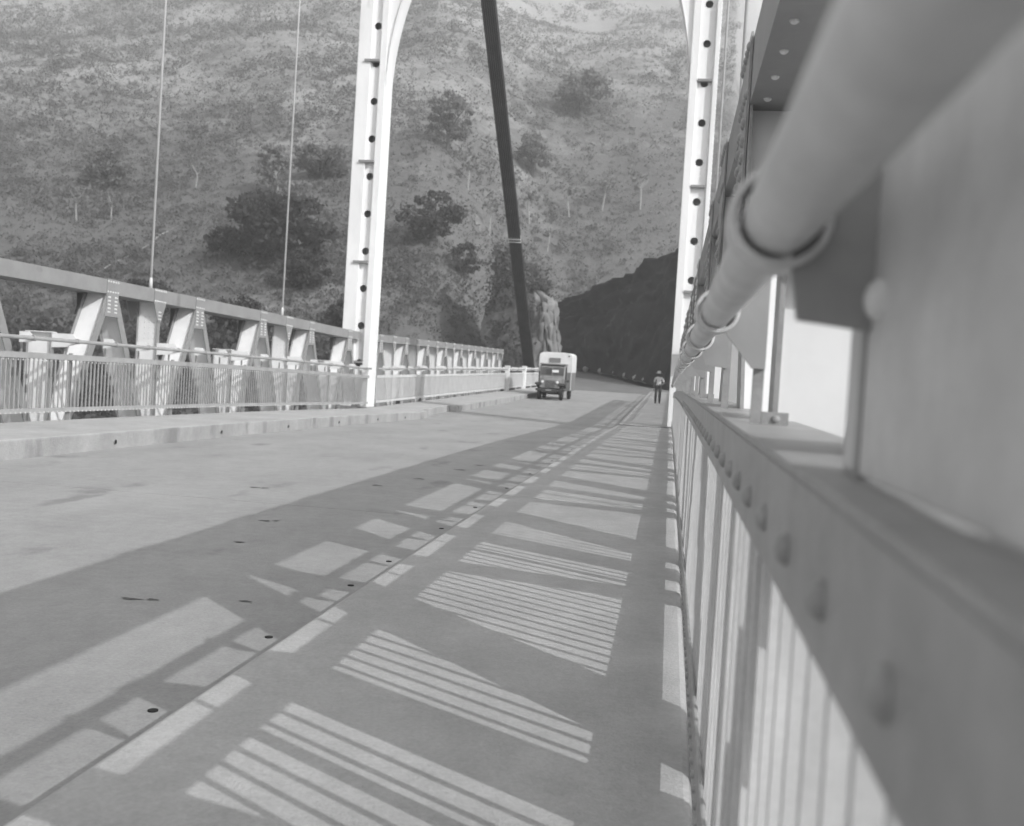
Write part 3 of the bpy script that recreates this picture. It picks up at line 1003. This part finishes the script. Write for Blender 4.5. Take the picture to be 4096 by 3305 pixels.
struct('approach_road', grid_mesh('approach_road', G[:, :, 0], G[:, :, 1], G[:, :, 2], 'dirt'))
# abutment under the far end of the deck
ab = MB().box(-11.6, 1.6, 79.5, 87, -18, PZ(80) + ROAD_Z - .36)
tag(link('abutment', ab.mesh('abutment', 'kerb')), 'concrete abutment under the far end of the bridge deck', 'abutment')

# whitewashed marker stones along the bend
for (x, y, z, lab) in [(-9.7, 115, 3.9, 'white marker stone at the left end of the row, next to the truck'), (-7.7, 111.5, 3.68, 'second white marker stone from the truck along the shaded bend'),
                  (-5.8, 107, 3.4, 'third white marker stone from the truck along the shaded bend'), (-4.5, 102.5, 3.12, 'third white marker stone from the walking person along the bend'),
                  (-3.35, 99, 2.9, 'second white marker stone from the walking person along the bend'), (-2.35, 96.3, 2.7, 'white marker stone closest to the walking person')]:
    mbk = MB()
    n, rings = 10, 6
    vs, fs = [], []
    for j in range(rings):
        a = math.pi * (j + .5) / rings
        for k in range(n):
            b = 2 * math.pi * k / n
            r = .34 * (1 + .25 * (random.random() - .5))
            vs.append((x + r * math.sin(a) * math.cos(b), y + r * math.sin(a) * math.sin(b), z + .1 + r * .95 * math.cos(a)))
    for j in range(rings - 1):
        for k in range(n):
            fs.append((j * n + k, j * n + (k + 1) % n, (j + 1) * n + (k + 1) % n, (j + 1) * n + k))
    fs.append(tuple(range(n)))
    fs.append(tuple((rings - 1) * n + k for k in range(n))[::-1])
    tag(link('marker_stone', mbk.add(vs, fs).mesh('marker_stone', 'stone', smooth=True)), lab, 'stone', 'marker stones along the bend')

# ------------------------------------------------------------------ vegetation
def leaf_cloud(centres, radii, tints, per, size, squash=0.75, seed=1, up_bias=0.0):
    """quads spread through ellipsoids: returns coords, quads, tint per quad"""
    r = np.random.default_rng(seed)
    n = len(centres)
    idx = np.repeat(np.arange(n), per)
    N = len(idx)
    d = r.normal(size=(N, 3)); d /= np.linalg.norm(d, axis=1)[:, None]
    rad = r.random(N) ** 0.45
    P = centres[idx] + d * (rad * radii[idx])[:, None] * np.array([1, 1, squash])
    a = r.normal(size=(N, 3)); a[:, 2] += up_bias; a /= np.linalg.norm(a, axis=1)[:, None]
    b = np.cross(a, r.normal(size=(N, 3))); b /= np.linalg.norm(b, axis=1)[:, None]
    s = (size[idx] if hasattr(size, '__len__') else size) * (0.6 + 0.8 * r.random(N))
    a *= s[:, None]; b *= (s * .62)[:, None]
    co = np.stack([P - a, P + b, P + a, P - b], 1).reshape(-1, 3).astype(np.float32)
    q = np.arange(N * 4, dtype=np.int32).reshape(-1, 4)
    t = np.clip(tints[idx] + r.normal(size=N) * .09, 0, 1).astype(np.float32)
    return co, q, t
def leaf_mesh(name, co, q, t, mt):
    me = bpy.data.meshes.new(name)
    np_mesh(me, co, q)
    at = me.attributes.new('tint', 'FLOAT', 'FACE')
    at.data.foreach_set('value', t)
    me.materials.append(M[mt])
    return me
def scatter(n, ymax, power, seed):
    r = np.random.default_rng(seed)
    a = -1.0 + 1.12 * r.random(n)
    y = 70 + (ymax - 70) * r.random(n) ** power
    x = a * y
    z = HILL(x, y)
    e = .8
    slope = np.hypot(HILL(x + e, y) - z, HILL(x, y + e) - z) / e
    ok = (slope < 1.6) & (z > -40)
    dens = fbm(x / 17, y / 17, 4, seed + 90)
    return x[ok], y[ok], z[ok], dens[ok]
# scrub: leafy bushes too many to count
x, y, z, dn = scatter(34000, 560, 1.3, 101)
keep = dn > (.00 + .07 * np.random.default_rng(3).normal(size=len(dn)))
x, y, z, dn = x[keep], y[keep], z[keep], dn[keep]
r_ = np.random.default_rng(5)
oj, oi = r_.integers(52, 78, 380), r_.integers(0, 165, 380)
ob = OUT[oj, oi]
oj2, oi2 = r_.integers(8, 46, 130), r_.integers(0, 60, 130)
ob = np.concatenate([ob, OUT[oj2, oi2]])
x, y, z = np.concatenate([x, ob[:, 0]]), np.concatenate([y, ob[:, 1]]), np.concatenate([z, ob[:, 2]])
rad = (0.35 + 1.1 * r_.random(len(x)) ** 3) * (0.8 + y / 300)
cen = np.stack([x, y, z + rad * .45], -1)
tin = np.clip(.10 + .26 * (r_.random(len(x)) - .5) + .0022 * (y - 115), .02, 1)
co, q, t_ = leaf_cloud(cen, rad, tin, 36, .06 + rad * .11, .75, 9)
stuff(struct('scrub', leaf_mesh('scrub', co, q, t_, 'shrub')))
bpy.data.objects['scrub']['kind'] = 'stuff'
# dark thicket on the gorge side below the deck
rt_ = np.random.default_rng(44)
ax_ = -.95 + .72 * rt_.random(1500)
yy_ = 58 + 34 * rt_.random(1500)
xx_ = ax_ * yy_
rad2 = .9 + 1.3 * rt_.random(1500)
cen2 = np.stack([xx_, yy_, HILL(xx_, yy_) + rad2 * .5], -1)
co, q, t_ = leaf_cloud(cen2, rad2, np.clip(.35 + .5 * (rt_.random(1500) - .5), 0, 1), 40, .10 + rad2 * .11, .9, 29)
tk_ = struct('thicket', leaf_mesh('thicket', co, q, t_, 'leaf'))
tk_['kind'] = 'stuff'
# dry grass tufts
x, y, z, dn = scatter(42000, 330, 1.5, 202)
rad = (.22 + .4 * r_.random(len(x))) * (0.8 + y / 300)
cen = np.stack([x, y, z + rad * .35], -1)
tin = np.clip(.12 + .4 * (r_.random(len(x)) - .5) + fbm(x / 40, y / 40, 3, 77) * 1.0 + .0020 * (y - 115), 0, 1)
co, q, t_ = leaf_cloud(cen, rad, tin, 9, rad * .26, .8, 19, up_bias=1.2)
g_ = struct('dry_grass', leaf_mesh('dry_grass', co, q, t_, 'grass'))
g_['kind'] = 'stuff'

def leafy_tree(X, Y, w, h, label, trunk='darkbark', tint=.35, seed=0, mt='leaf', group=None, clusters=46, lean=0.0):
    z0 = float(HILL(X, Y))
    e = thing('tree', (X, Y, z0), label, 'tree', group)
    r = np.random.default_rng(seed + 500)
    tk = MB()
    th = h * .34
    tk.tube([(X, Y, z0 - .5), (X + lean * .3, Y, z0 + th * .5), (X + lean, Y, z0 + th)], [.045 * w, .032 * w, .026 * w], 8)
    for k in range(6):
        a = 2 * math.pi * k / 6 + r.random()
        tk.tube([(X + lean * .8, Y, z0 + th * .85), (X + lean + .22 * w * math.cos(a), Y + .22 * w * math.sin(a), z0 + th + h * .18), (X + lean + .38 * w * math.cos(a), Y + .38 * w * math.sin(a), z0 + th + h * .30)], [.024 * w, .014 * w, .005 * w], 6)
    link('trunk', tk.mesh('trunk', trunk), e)
    d = r.normal(size=(clusters, 3)); d /= np.linalg.norm(d, axis=1)[:, None]
    rr = r.random(clusters) ** .4
    cen = np.array([X + lean, Y, z0 + h * .52]) + d * rr[:, None] * np.array([w * .46, w * .46, h * .42])
    cen[:, 2] += .05 * h * np.cos(np.hypot(cen[:, 0] - X, cen[:, 1] - Y) / w * 3)
    rad = w * (.09 + .07 * r.random(clusters))
    tin = np.clip(tint + .35 * (r.random(clusters) - .5), 0, 1)
    co, q, t = leaf_cloud(cen, rad, tin, 70, .022 * w + .06, .65, seed)
    link('crown', leaf_mesh('crown', co, q, t, mt), e)
def bare_tree(X, Y, h, label, seed=0, group=None):
    z0 = float(HILL(X, Y))
    e = thing('bare_tree', (X, Y, z0), label, 'tree', group)
    r = np.random.default_rng(seed + 900)
    tk = MB()
    b = r.normal(size=3) * .06 * h
    p0, p1, p2 = Vector((X, Y, z0 - .3)), Vector((X + b[0], Y, z0 + h * .5)), Vector((X + b[1] * 1.6, Y, z0 + h * .82))
    tk.tube([p0, p1, p2], [.026 * h, .019 * h, .012 * h], 7)
    link('trunk', tk.mesh('trunk', 'bark'), e)
    for k in range(6):
        q0 = p1.lerp(p2, r.random())
        a = r.random() * 6.28
        l = h * (.18 + .2 * r.random())
        q1 = q0 + Vector((math.cos(a) * l * .6, math.sin(a) * l * .4, l * .55))
        q2 = q1 + Vector((math.cos(a + .5) * l * .3, math.sin(a) * l * .2, l * .4))
        link('limb', MB().tube([q0, q1, q2], [.010 * h, .007 * h, .003 * h], 5).mesh('limb', 'bark'), e)
    n = 9
    cen = np.array([[p2.x, p2.y, p2.z]] * n) + r.normal(size=(n, 3)) * h * .14
    co, q, t = leaf_cloud(cen, np.full(n, h * .10), np.full(n, .55), 14, .05 * h, .7, seed)
    link('crown', leaf_mesh('crown', co, q, t, 'shrub'), e)

def hit(a, b):
    """where the sight line with x/y = a and (z-cam)/y = b meets the hill (x, y)"""
    yy = np.linspace(78, 700, 5000)
    d = HILL(a * yy, yy) - (CAM_Z + b * yy)
    k = np.argmax(d > 0)
    return a * yy[k], yy[k]
for i, (a, b, w, h, tint, lab) in enumerate([
        (-.412, .113, 13.0, 9.0, .10, 'broad dark tree low on the hillside, behind the hanger next to the tower'),
        (-.383, .088, 6.5, 5.0, .15, 'small dark tree just below the broad dark one, right by the truss'),
        (-.470, .120, 5.5, 3.6, .18, 'low dark bushy tree at the left foot of the broad dark tree'),
        (-.2506, .140, 8.0, 6.5, .22, 'rounded dark tree between the tower and the slanting cable, low on the slope'),
        (-.424, .185, 4.6, 6.5, .40, 'small tree with a dark tuft above the broad dark tree'),
        (-.2387, .238, 6.0, 7.0, .38, 'medium tree high between the tower and the slanting cable'),
        (-.613, .187, 6.5, 5.5, .40, 'grey-green bush tree left of the hanger nearest the left edge'),
        (-.370, .205, 7.5, 4.0, .34, 'wide low bush left of the tower, halfway up it'),
        (-.150, .215, 5.5, 5.0, .36, 'round bush right of the slanting cable, mid-slope'),
        (-.105, .275, 8.0, 5.0, .42, 'round bush below the pale scar, high on the right'),
        (-.215, .110, 5.0, 4.0, .25, 'dark bush just left of the slanting cable, near its foot'),
        (-.560, .050, 7.0, 5.0, .16, 'dark bush seen through the left truss near the left edge'),
        (-.330, .045, 6.0, 4.5, .15, 'dark bush seen through the left truss just before the tower'),
        (-.455, .040, 7.0, 4.5, .14, 'dark bush seen through the left truss between the two hangers')]):
    X_, Y_ = hit(a, b)
    leafy_tree(float(X_), float(Y_), w * Y_ / 115, h * Y_ / 115, lab, 'darkbark', tint, seed=i, mt='leaf' if tint < .3 else 'shrub', clusters=70 if w > 10 else 40)
bt = [(-.418, .180, 4.6, 'slender pale forked tree just above the broad dark tree'), (-.300, .150, 4.2, 'slender pale tree hugging the right side of the left tower leg'),
      (-.215, .200, 4.5, 'slender pale tree left of the slanting cable, half-way up the picture'), (-.190, .155, 4.2, 'slender pale tree left of the cable, level with its clamp'),
      (-.150, .168, 4.8, 'first slender pale tree to the right of the slanting cable'), (-.110, .175, 4.4, 'second slender pale tree to the right of the slanting cable'),
      (-.078, .182, 4.0, 'slender pale tree midway between slanting cable and right tower leg'), (-.040, .185, 4.6, 'slender pale tree closest to the right tower leg'),
      (-.130, .140, 3.6, 'slender pale tree low down, just right of the slanting cable'), (-.645, .150, 4.6, 'slender pale tree nearest the left edge, above the truss'),
      (-.605, .155, 4.0, 'second slender pale tree from the left edge, above the truss'), (-.510, .190, 3.8, 'slender pale tree just right of the hanger nearest the left edge')]
for i, (a, b, h, lab) in enumerate(bt):
    X_, Y_ = hit(a, b)
    bare_tree(float(X_), float(Y_), h * Y_ / 120, lab, seed=i, group='slender pale trees on the hillside')

# pale footpath climbing to the right behind the left truss
A_, B_ = hit(-.66, .070), hit(-.525, .150)
pts = []
for i in range(40):
    q = i / 39
    X_, Y_ = A_[0] + (B_[0] - A_[0]) * q, A_[1] + (B_[1] - A_[1]) * q
    pts.append((X_ + fbm(np.array(q * 6), np.array(.5), 3, 8) * 2, Y_))
P = np.array(pts, float)
up_side = []
for sgn in (-1, 0, 1):
    yy = P[:, 1] + sgn * .7
    up_side.append(np.stack([P[:, 0], yy, HILL(P[:, 0], yy) + .35], -1))
G = np.array(up_side)
struct('footpath', grid_mesh('footpath', G[:, :, 0], G[:, :, 1], G[:, :, 2], 'trail'))

# ------------------------------------------------------------------ truck: bonneted cab with a tall van body, coming towards the camera
def truck(x0, y0):
    z0 = PZ(y0) + ROAD_Z
    gr = 0.0281509
    t = thing('truck', (x0, y0, z0), 'small bonneted truck with a tall white-topped van body driving towards the camera', 'truck')
    def part(name, mb, mats, parent=t, smooth=False, bevel=0.0):
        mb.v = [(x0 + a, y0 + b, z0 + c + gr * b) for (a, b, c) in mb.v]
        return link(name, mb.mesh(name, mats, smooth), parent, bevel=bevel)
    # van body (front wall at y=1.75)
    vb = MB()
    n = 9
    def ring(y, top):
        pts = [(-.99, y, 1.62), (.99, y, 1.62)]
        arc = []
        for k in range(n + 1):
            a = math.pi * k / n
            arc.append((.99 * math.copysign(abs(math.cos(a)) ** .35, math.cos(a)), y, 2.50 + (top - 2.50) * math.sin(a) ** .6))
        return pts + arc
    r0, r1 = ring(1.75, 2.80), ring(4.6, 2.80)
    k_ = len(r0)
    vb.add(r0 + r1, [tuple(range(k_))[::-1], tuple(range(k_, 2 * k_))] + [(i, (i + 1) % k_, k_ + (i + 1) % k_, k_ + i) for i in range(k_)])
    part('van_body', vb, 'vanwhite', bevel=.02)
    part('lower_body', MB().box(-.98, .98, 1.76, 4.59, .52, 1.6195), 'vangrey', bevel=.02)
    part('corner_strip', MB().box(.955, 1.0, 1.74, 1.79, .55, 2.5), 'vanwhite')
    part('sign_board', MB().box(-.36, .30, 1.70, 1.748, 2.20, 2.46), 'vangrey')
    part('marker_lamp', MB().tube([(.80, 1.70, 2.60), (.80, 1.75, 2.60)], .05, 10), 'olivedk')
    # cab
    cb = MB()
    poly = [(1.72, .60), (.30, .60), (.30, 1.28), (.44, 1.32), (.62, 1.92), (.75, 2.06), (1.72, 2.08)]
    cb.prism([(-.74, yy, zz) for yy, zz in poly], (1.48, 0, 0))
    part('cab', cb, 'olive', bevel=.05)
    part('cab_roof', MB().box(-.78, .78, .55, 1.71, 2.04, 2.12), 'olive', bevel=.05)
    ws = MB()
    ws.prism([(-.66, .455, 1.44), (.66, .455, 1.44), (.66, .585, 1.88), (-.66, .585, 1.88)], (0, -.016, .004))
    part('windscreen', ws, 'glass')
    part('windscreen_bar', MB().prism([(-.02, .43, 1.43), (.02, .43, 1.43), (.02, .56, 1.89), (-.02, .56, 1.89)], (0, -.01, 0)), 'olive')
    part('visor_card', MB().prism([(-.02, .475, 1.60), (.36, .475, 1.60), (.36, .515, 1.74), (-.02, .515, 1.74)], (0, -.045, .01)), 'vanwhite')
    part('dark_pillar', MB().prism([(-.34, .475, 1.50), (-.08, .475, 1.50), (-.08, .545, 1.78), (-.34, .545, 1.78)], (0, -.035, .01)), 'olivedk')
    for sx in (-1, 1):
        part('door_opening', MB().prism([(sx * .742, .66, 1.20), (sx * .742, 1.45, 1.20), (sx * .742, 1.45, 1.94), (sx * .742, .74, 1.94)], (sx * .006, 0, 0)), 'dark')
        d_ = part('door', MB().box(sx * .745 - .012, sx * .745 + .012, .55, 1.5, .66, 1.22), 'olivedk')
    part('mirror_arm', MB().tube([(.75, .6, 1.12), (.94, .52, 1.12)], .014, 6), 'olivedk')
    part('side_mirror', MB().tube([(.94, .50, 1.12), (.94, .54, 1.12)], .075, 12), 'olivedk')
    # bonnet
    bn = MB()
    r = []
    for yy, hw, zt in ((-.52, .44, 1.20), (-.2, .49, 1.25), (.32, .60, 1.31)):
        r.append([(-hw, yy, .80), (-hw, yy, zt - .10), (-hw * .8, yy, zt - .02), (0, yy, zt), (hw * .8, yy, zt - .02), (hw, yy, zt - .10), (hw, yy, .80)])
    vs = [p_ for rr in r for p_ in rr]
    fs = [(i * 7 + k, i * 7 + k + 1, (i + 1) * 7 + k + 1, (i + 1) * 7 + k) for i in range(2) for k in range(6)]
    fs += [tuple(range(7))[::-1], tuple(range(14, 21))]
    bn.add(vs, fs)
    part('bonnet', bn, 'olive', bevel=.02)
    gp = part('grille_panel', MB().box(-.58, .58, -.56, -.525, .70, 1.17), 'olive', bevel=.03)
    part('grille_recess', MB().box(-.27, .27, -.566, -.5605, .72, 1.14), 'dark')
    for k in range(8):
        xx = -.235 + k * .067
        part('grille_bar', MB().box(xx - .014, xx + .014, -.582, -.567, .71, 1.15), 'olive')
    for sx in (-1, 1):
        hl = MB()
        hl.tube([(sx * .43, -.57, 1.04), (sx * .43, -.60, 1.04)], .098, 16)
        part('headlight_rim', hl, 'olive')
        part('headlight', MB().dome((sx * .43, -.60, 1.04), (0, -1, 0), .085, 14, 4, h=.35), 'lamp', smooth=True)
        # flat-topped wings
        wg = MB()
        pl = [(-.62, .86), (-.60, .99), (.02, 1.00), (.36, .74), (.36, .68), (0.0, .93), (-.55, .93), (-.57, .86)]
        xa = .50 if sx > 0 else -.86
        wg.prism([(xa, yy, zz) for yy, zz in pl], (.36, 0, 0))
        part('wing', wg, 'olivedk')
    part('bumper', MB().box(-.78, .78, -.78, -.70, .52, .66), 'olivedk', bevel=.02)
    part('axle', MB().tube([(-.6, 0, .38), (.6, 0, .38)], .06, 10), 'olivedk')
    part('chassis', MB().box(-.42, .42, -.5, 4.3, .42, .60), 'olivedk')
    part('number_plate', MB().box(-.2, .14, -.795, -.782, .54, .63), 'olive')
    def wheel(x, y, w, r_=.40):
        tm = MB()
        pr = [(-w / 2, r_ * .62), (-w / 2, r_ * .92), (-w * .36, r_), (w * .36, r_), (w / 2, r_ * .92), (w / 2, r_ * .62)]
        n = 24
        vs = [(x + dx, y + q * math.cos(2 * math.pi * k / n), r_ + q * math.sin(2 * math.pi * k / n)) for dx, q in pr for k in range(n)]
        fs = [(j * n + k, j * n + (k + 1) % n, (j + 1) * n + (k + 1) % n, (j + 1) * n + k) for j in range(len(pr) - 1) for k in range(n)]
        tm.add(vs, fs)
        wo_ = part('wheel', tm, 'tyre', smooth=False)
        rm = MB().tube([(x - w * .3, y, r_), (x + w * .3, y, r_)], r_ * .63, 18)
        part('rim', rm, 'olive', parent=wo_)
    wheel(-.64, 0, .19); wheel(.64, 0, .19); wheel(-.76, 3.3, .20); wheel(.76, 3.3, .20)
truck(-6.83, 57.9)

# ------------------------------------------------------------------ walking person (white shirt, dark trousers, hat) on the right walkway
def person(x0, y0):
    z0 = PZ(y0)
    t = thing('person', (x0, y0, z0), 'person in white short-sleeved shirt, dark trousers and pale hat walking on the right walkway', 'person')
    # skeleton: joints with radii, mirrored with a stride
    J = {'pelvis': (0, 0, .93, .135), 'waist': (0, .0, 1.06, .125), 'chest': (0.01, .0, 1.28, .150), 'neck0': (0.01, 0, 1.43, .075), 'neck': (0.0, -.01, 1.49, .055),
         'head': (-.01, -.02, 1.56, .075), 'crown': (-.01, -.02, 1.66, .085), 'top': (-.01, -.015, 1.71, .06),
         'hipL': (-.095, .0, .88, .095), 'kneeL': (-.115, -.10, .48, .085), 'ankL': (-.115, .02, .10, .068), 'toeL': (-.13, -.15, .035, .036),
         'hipR': (.095, .0, .88, .095), 'kneeR': (.10, -.02, .48, .085), 'ankR': (.10, .17, .12, .068), 'toeR': (.115, .03, .035, .036),
         'shL': (-.19, .0, 1.38, .062), 'elL': (-.25, .07, 1.10, .045), 'wrL': (-.24, -.04, .86, .033),
         'shR': (.20, .0, 1.38, .062), 'elR': (.30, .05, 1.13, .045), 'wrR': (.17, -.16, 1.02, .033)}
    E_ = [('pelvis', 'waist'), ('waist', 'chest'), ('chest', 'neck0'), ('neck0', 'neck'), ('neck', 'head'), ('head', 'crown'), ('crown', 'top'),
          ('pelvis', 'hipL'), ('hipL', 'kneeL'), ('kneeL', 'ankL'), ('ankL', 'toeL'), ('pelvis', 'hipR'), ('hipR', 'kneeR'), ('kneeR', 'ankR'), ('ankR', 'toeR'),
          ('neck0', 'shL'), ('shL', 'elL'), ('elL', 'wrL'), ('neck0', 'shR'), ('shR', 'elR'), ('elR', 'wrR')]
    # hands: palm and five fingers each
    for sd, s_ in (('L', -1), ('R', 1)):
        wx, wy, wz, _ = J['wr' + sd]
        if sd == 'L':
            J['pa' + sd] = (wx, wy - .03, wz - .075, .030)
            dirv = Vector((0, -.25, -1)).normalized()
        else:
            J['pa' + sd] = (wx - .055, wy - .045, wz + .02, .030)
            dirv = Vector((-.8, -.5, .2)).normalized()
        E_.append(('wr' + sd, 'pa' + sd))
        pb = Vector(J['pa' + sd][:3])
        sidev = Vector((0, 1, 0)) if sd == 'L' else Vector((0, 0, 1))
        for f_, (off, ln) in enumerate(((-.027, .068), (-.009, .082), (.009, .078), (.027, .060))):
            a = pb + sidev * off + dirv * .03
            b = a + dirv * ln * .55
            c = b + (dirv + Vector((.35 * -s_, -.2, 0))).normalized() * ln * .45
            J[f'f{sd}{f_}a'] = (*a, .0095); J[f'f{sd}{f_}b'] = (*b, .009); J[f'f{sd}{f_}c'] = (*c, .008)
            E_ += [('pa' + sd, f'f{sd}{f_}a'), (f'f{sd}{f_}a', f'f{sd}{f_}b'), (f'f{sd}{f_}b', f'f{sd}{f_}c')]
        a = pb - sidev * .036
        b = a + (dirv - sidev * .6).normalized() * .05
        J[f't{sd}a'] = (*a, .011); J[f't{sd}b'] = (*b, .009)
        E_ += [('pa' + sd, f't{sd}a'), (f't{sd}a', f't{sd}b')]
    names = list(J)
    me = bpy.data.meshes.new('body')
    me.from_pydata([(J[n][0], J[n][1], J[n][2]) for n in names], [(names.index(a), names.index(b)) for a, b in E_], [])
    o = bpy.data.objects.new('body', me)
    COL.objects.link(o)
    sk = o.modifiers.new('skin', 'SKIN')
    sk.use_smooth_shade = True
    for i, n in enumerate(names):
        me.skin_vertices[0].data[i].radius = (J[n][3], J[n][3])
        me.skin_vertices[0].data[i].use_root = (n == 'pelvis')
    sb = o.modifiers.new('subd', 'SUBSURF')
    sb.levels = sb.render_levels = 1
    dg = bpy.context.evaluated_depsgraph_get()
    ev = bpy.data.meshes.new_from_object(o.evaluated_get(dg))
    bpy.data.objects.remove(o, do_unlink=True)
    for k in ('skin', 'shirt', 'trouser', 'shoe'):
        ev.materials.append(M[k])
    for pl in ev.polygons:
        c = pl.center
        if c.z < .10:
            k = 3
        elif c.z < 1.0 and abs(c.x) < .205 and not (c.x < -.19 and c.z > .7) and not (c.y < -.13 and c.z > .9):
            k = 2
        elif 1.0 <= c.z < 1.46 and (abs(c.x) < .225 or c.z > 1.20) and not (c.y < -.12):
            k = 1
        else:
            k = 0
        pl.material_index = k
        pl.use_smooth = True
    # face: nose and ears drawn from the head surface are separate small meshes
    b_ = link('body', ev, t, loc=(x0, y0, z0))
    ht = MB()
    n = 20
    prof = [(.165, 1.655, -.01), (.168, 1.668, 0), (.10, 1.675, 0), (.097, 1.74, 0), (.075, 1.785, 0), (.02, 1.79, 0)]
    vs = [(-.01 + r * math.cos(2 * math.pi * k / n), -.02 + r * 1.08 * math.sin(2 * math.pi * k / n), z + (.018 * math.cos(4 * math.pi * k / n) if r > .15 else 0)) for r, z, _ in prof for k in range(n)]
    fs = [(j * n + k, j * n + (k + 1) % n, (j + 1) * n + (k + 1) % n, (j + 1) * n + k) for j in range(len(prof) - 1) for k in range(n)]
    fs += [tuple((len(prof) - 1) * n + k for k in range(n))]
    link('hat', ht.add(vs, fs).mesh('hat', 'straw', smooth=True), t, loc=(x0, y0, z0))
    fc = MB()
    fc.prism([(-.035, -.10, 1.585), (.015, -.10, 1.585), (-.01, -.10, 1.63)], (0, -.03, -.012))
    link('nose', fc.mesh('nose', 'skin'), t, loc=(x0, y0, z0))
    for s_ in (-1, 1):
        link('ear', MB().dome((-.01 + s_ * .078, -.01, 1.60), (s_, 0, 0), .026, 8, 3).mesh('ear', 'skin', smooth=True), t, loc=(x0, y0, z0))
        link('eye', MB().dome((-.01 + s_ * .030, -.098, 1.632), (0, -1, 0), .011, 8, 2).mesh('eye', 'dark'), t, loc=(x0, y0, z0))
    link('mouth', MB().box(-.03, .01, -.102, -.097, 1.556, 1.563).mesh('mouth', 'dark'), t, loc=(x0, y0, z0))
    link('belt', MB().tube([(0, 0, .985), (0, 0, 1.015)], .138, 16).mesh('belt', 'shoe'), t, loc=(x0, y0, z0))
person(-0.60, 54.9)

# ------------------------------------------------------------------ haze over the gorge
HZ = MB().box(-3650, 3650, -3650, 3650, -58.5, 420)
hm = bpy.data.materials.new('haze')
hm.use_nodes = True
nt = hm.node_tree
nt.nodes.remove(nt.nodes['Principled BSDF'])
pv = nt.nodes.new('ShaderNodeVolumePrincipled')
pv.inputs['Color'].default_value = (0.9, 0.9, 0.9, 1)
pv.inputs['Density'].default_value = 0.0013
pv.inputs['Anisotropy'].default_value = 0.2
nt.links.new(pv.outputs[0], nt.nodes['Material Output'].inputs['Volume'])
hz = link('haze', HZ.mesh('haze', hm))
hz['kind'] = 'stuff'
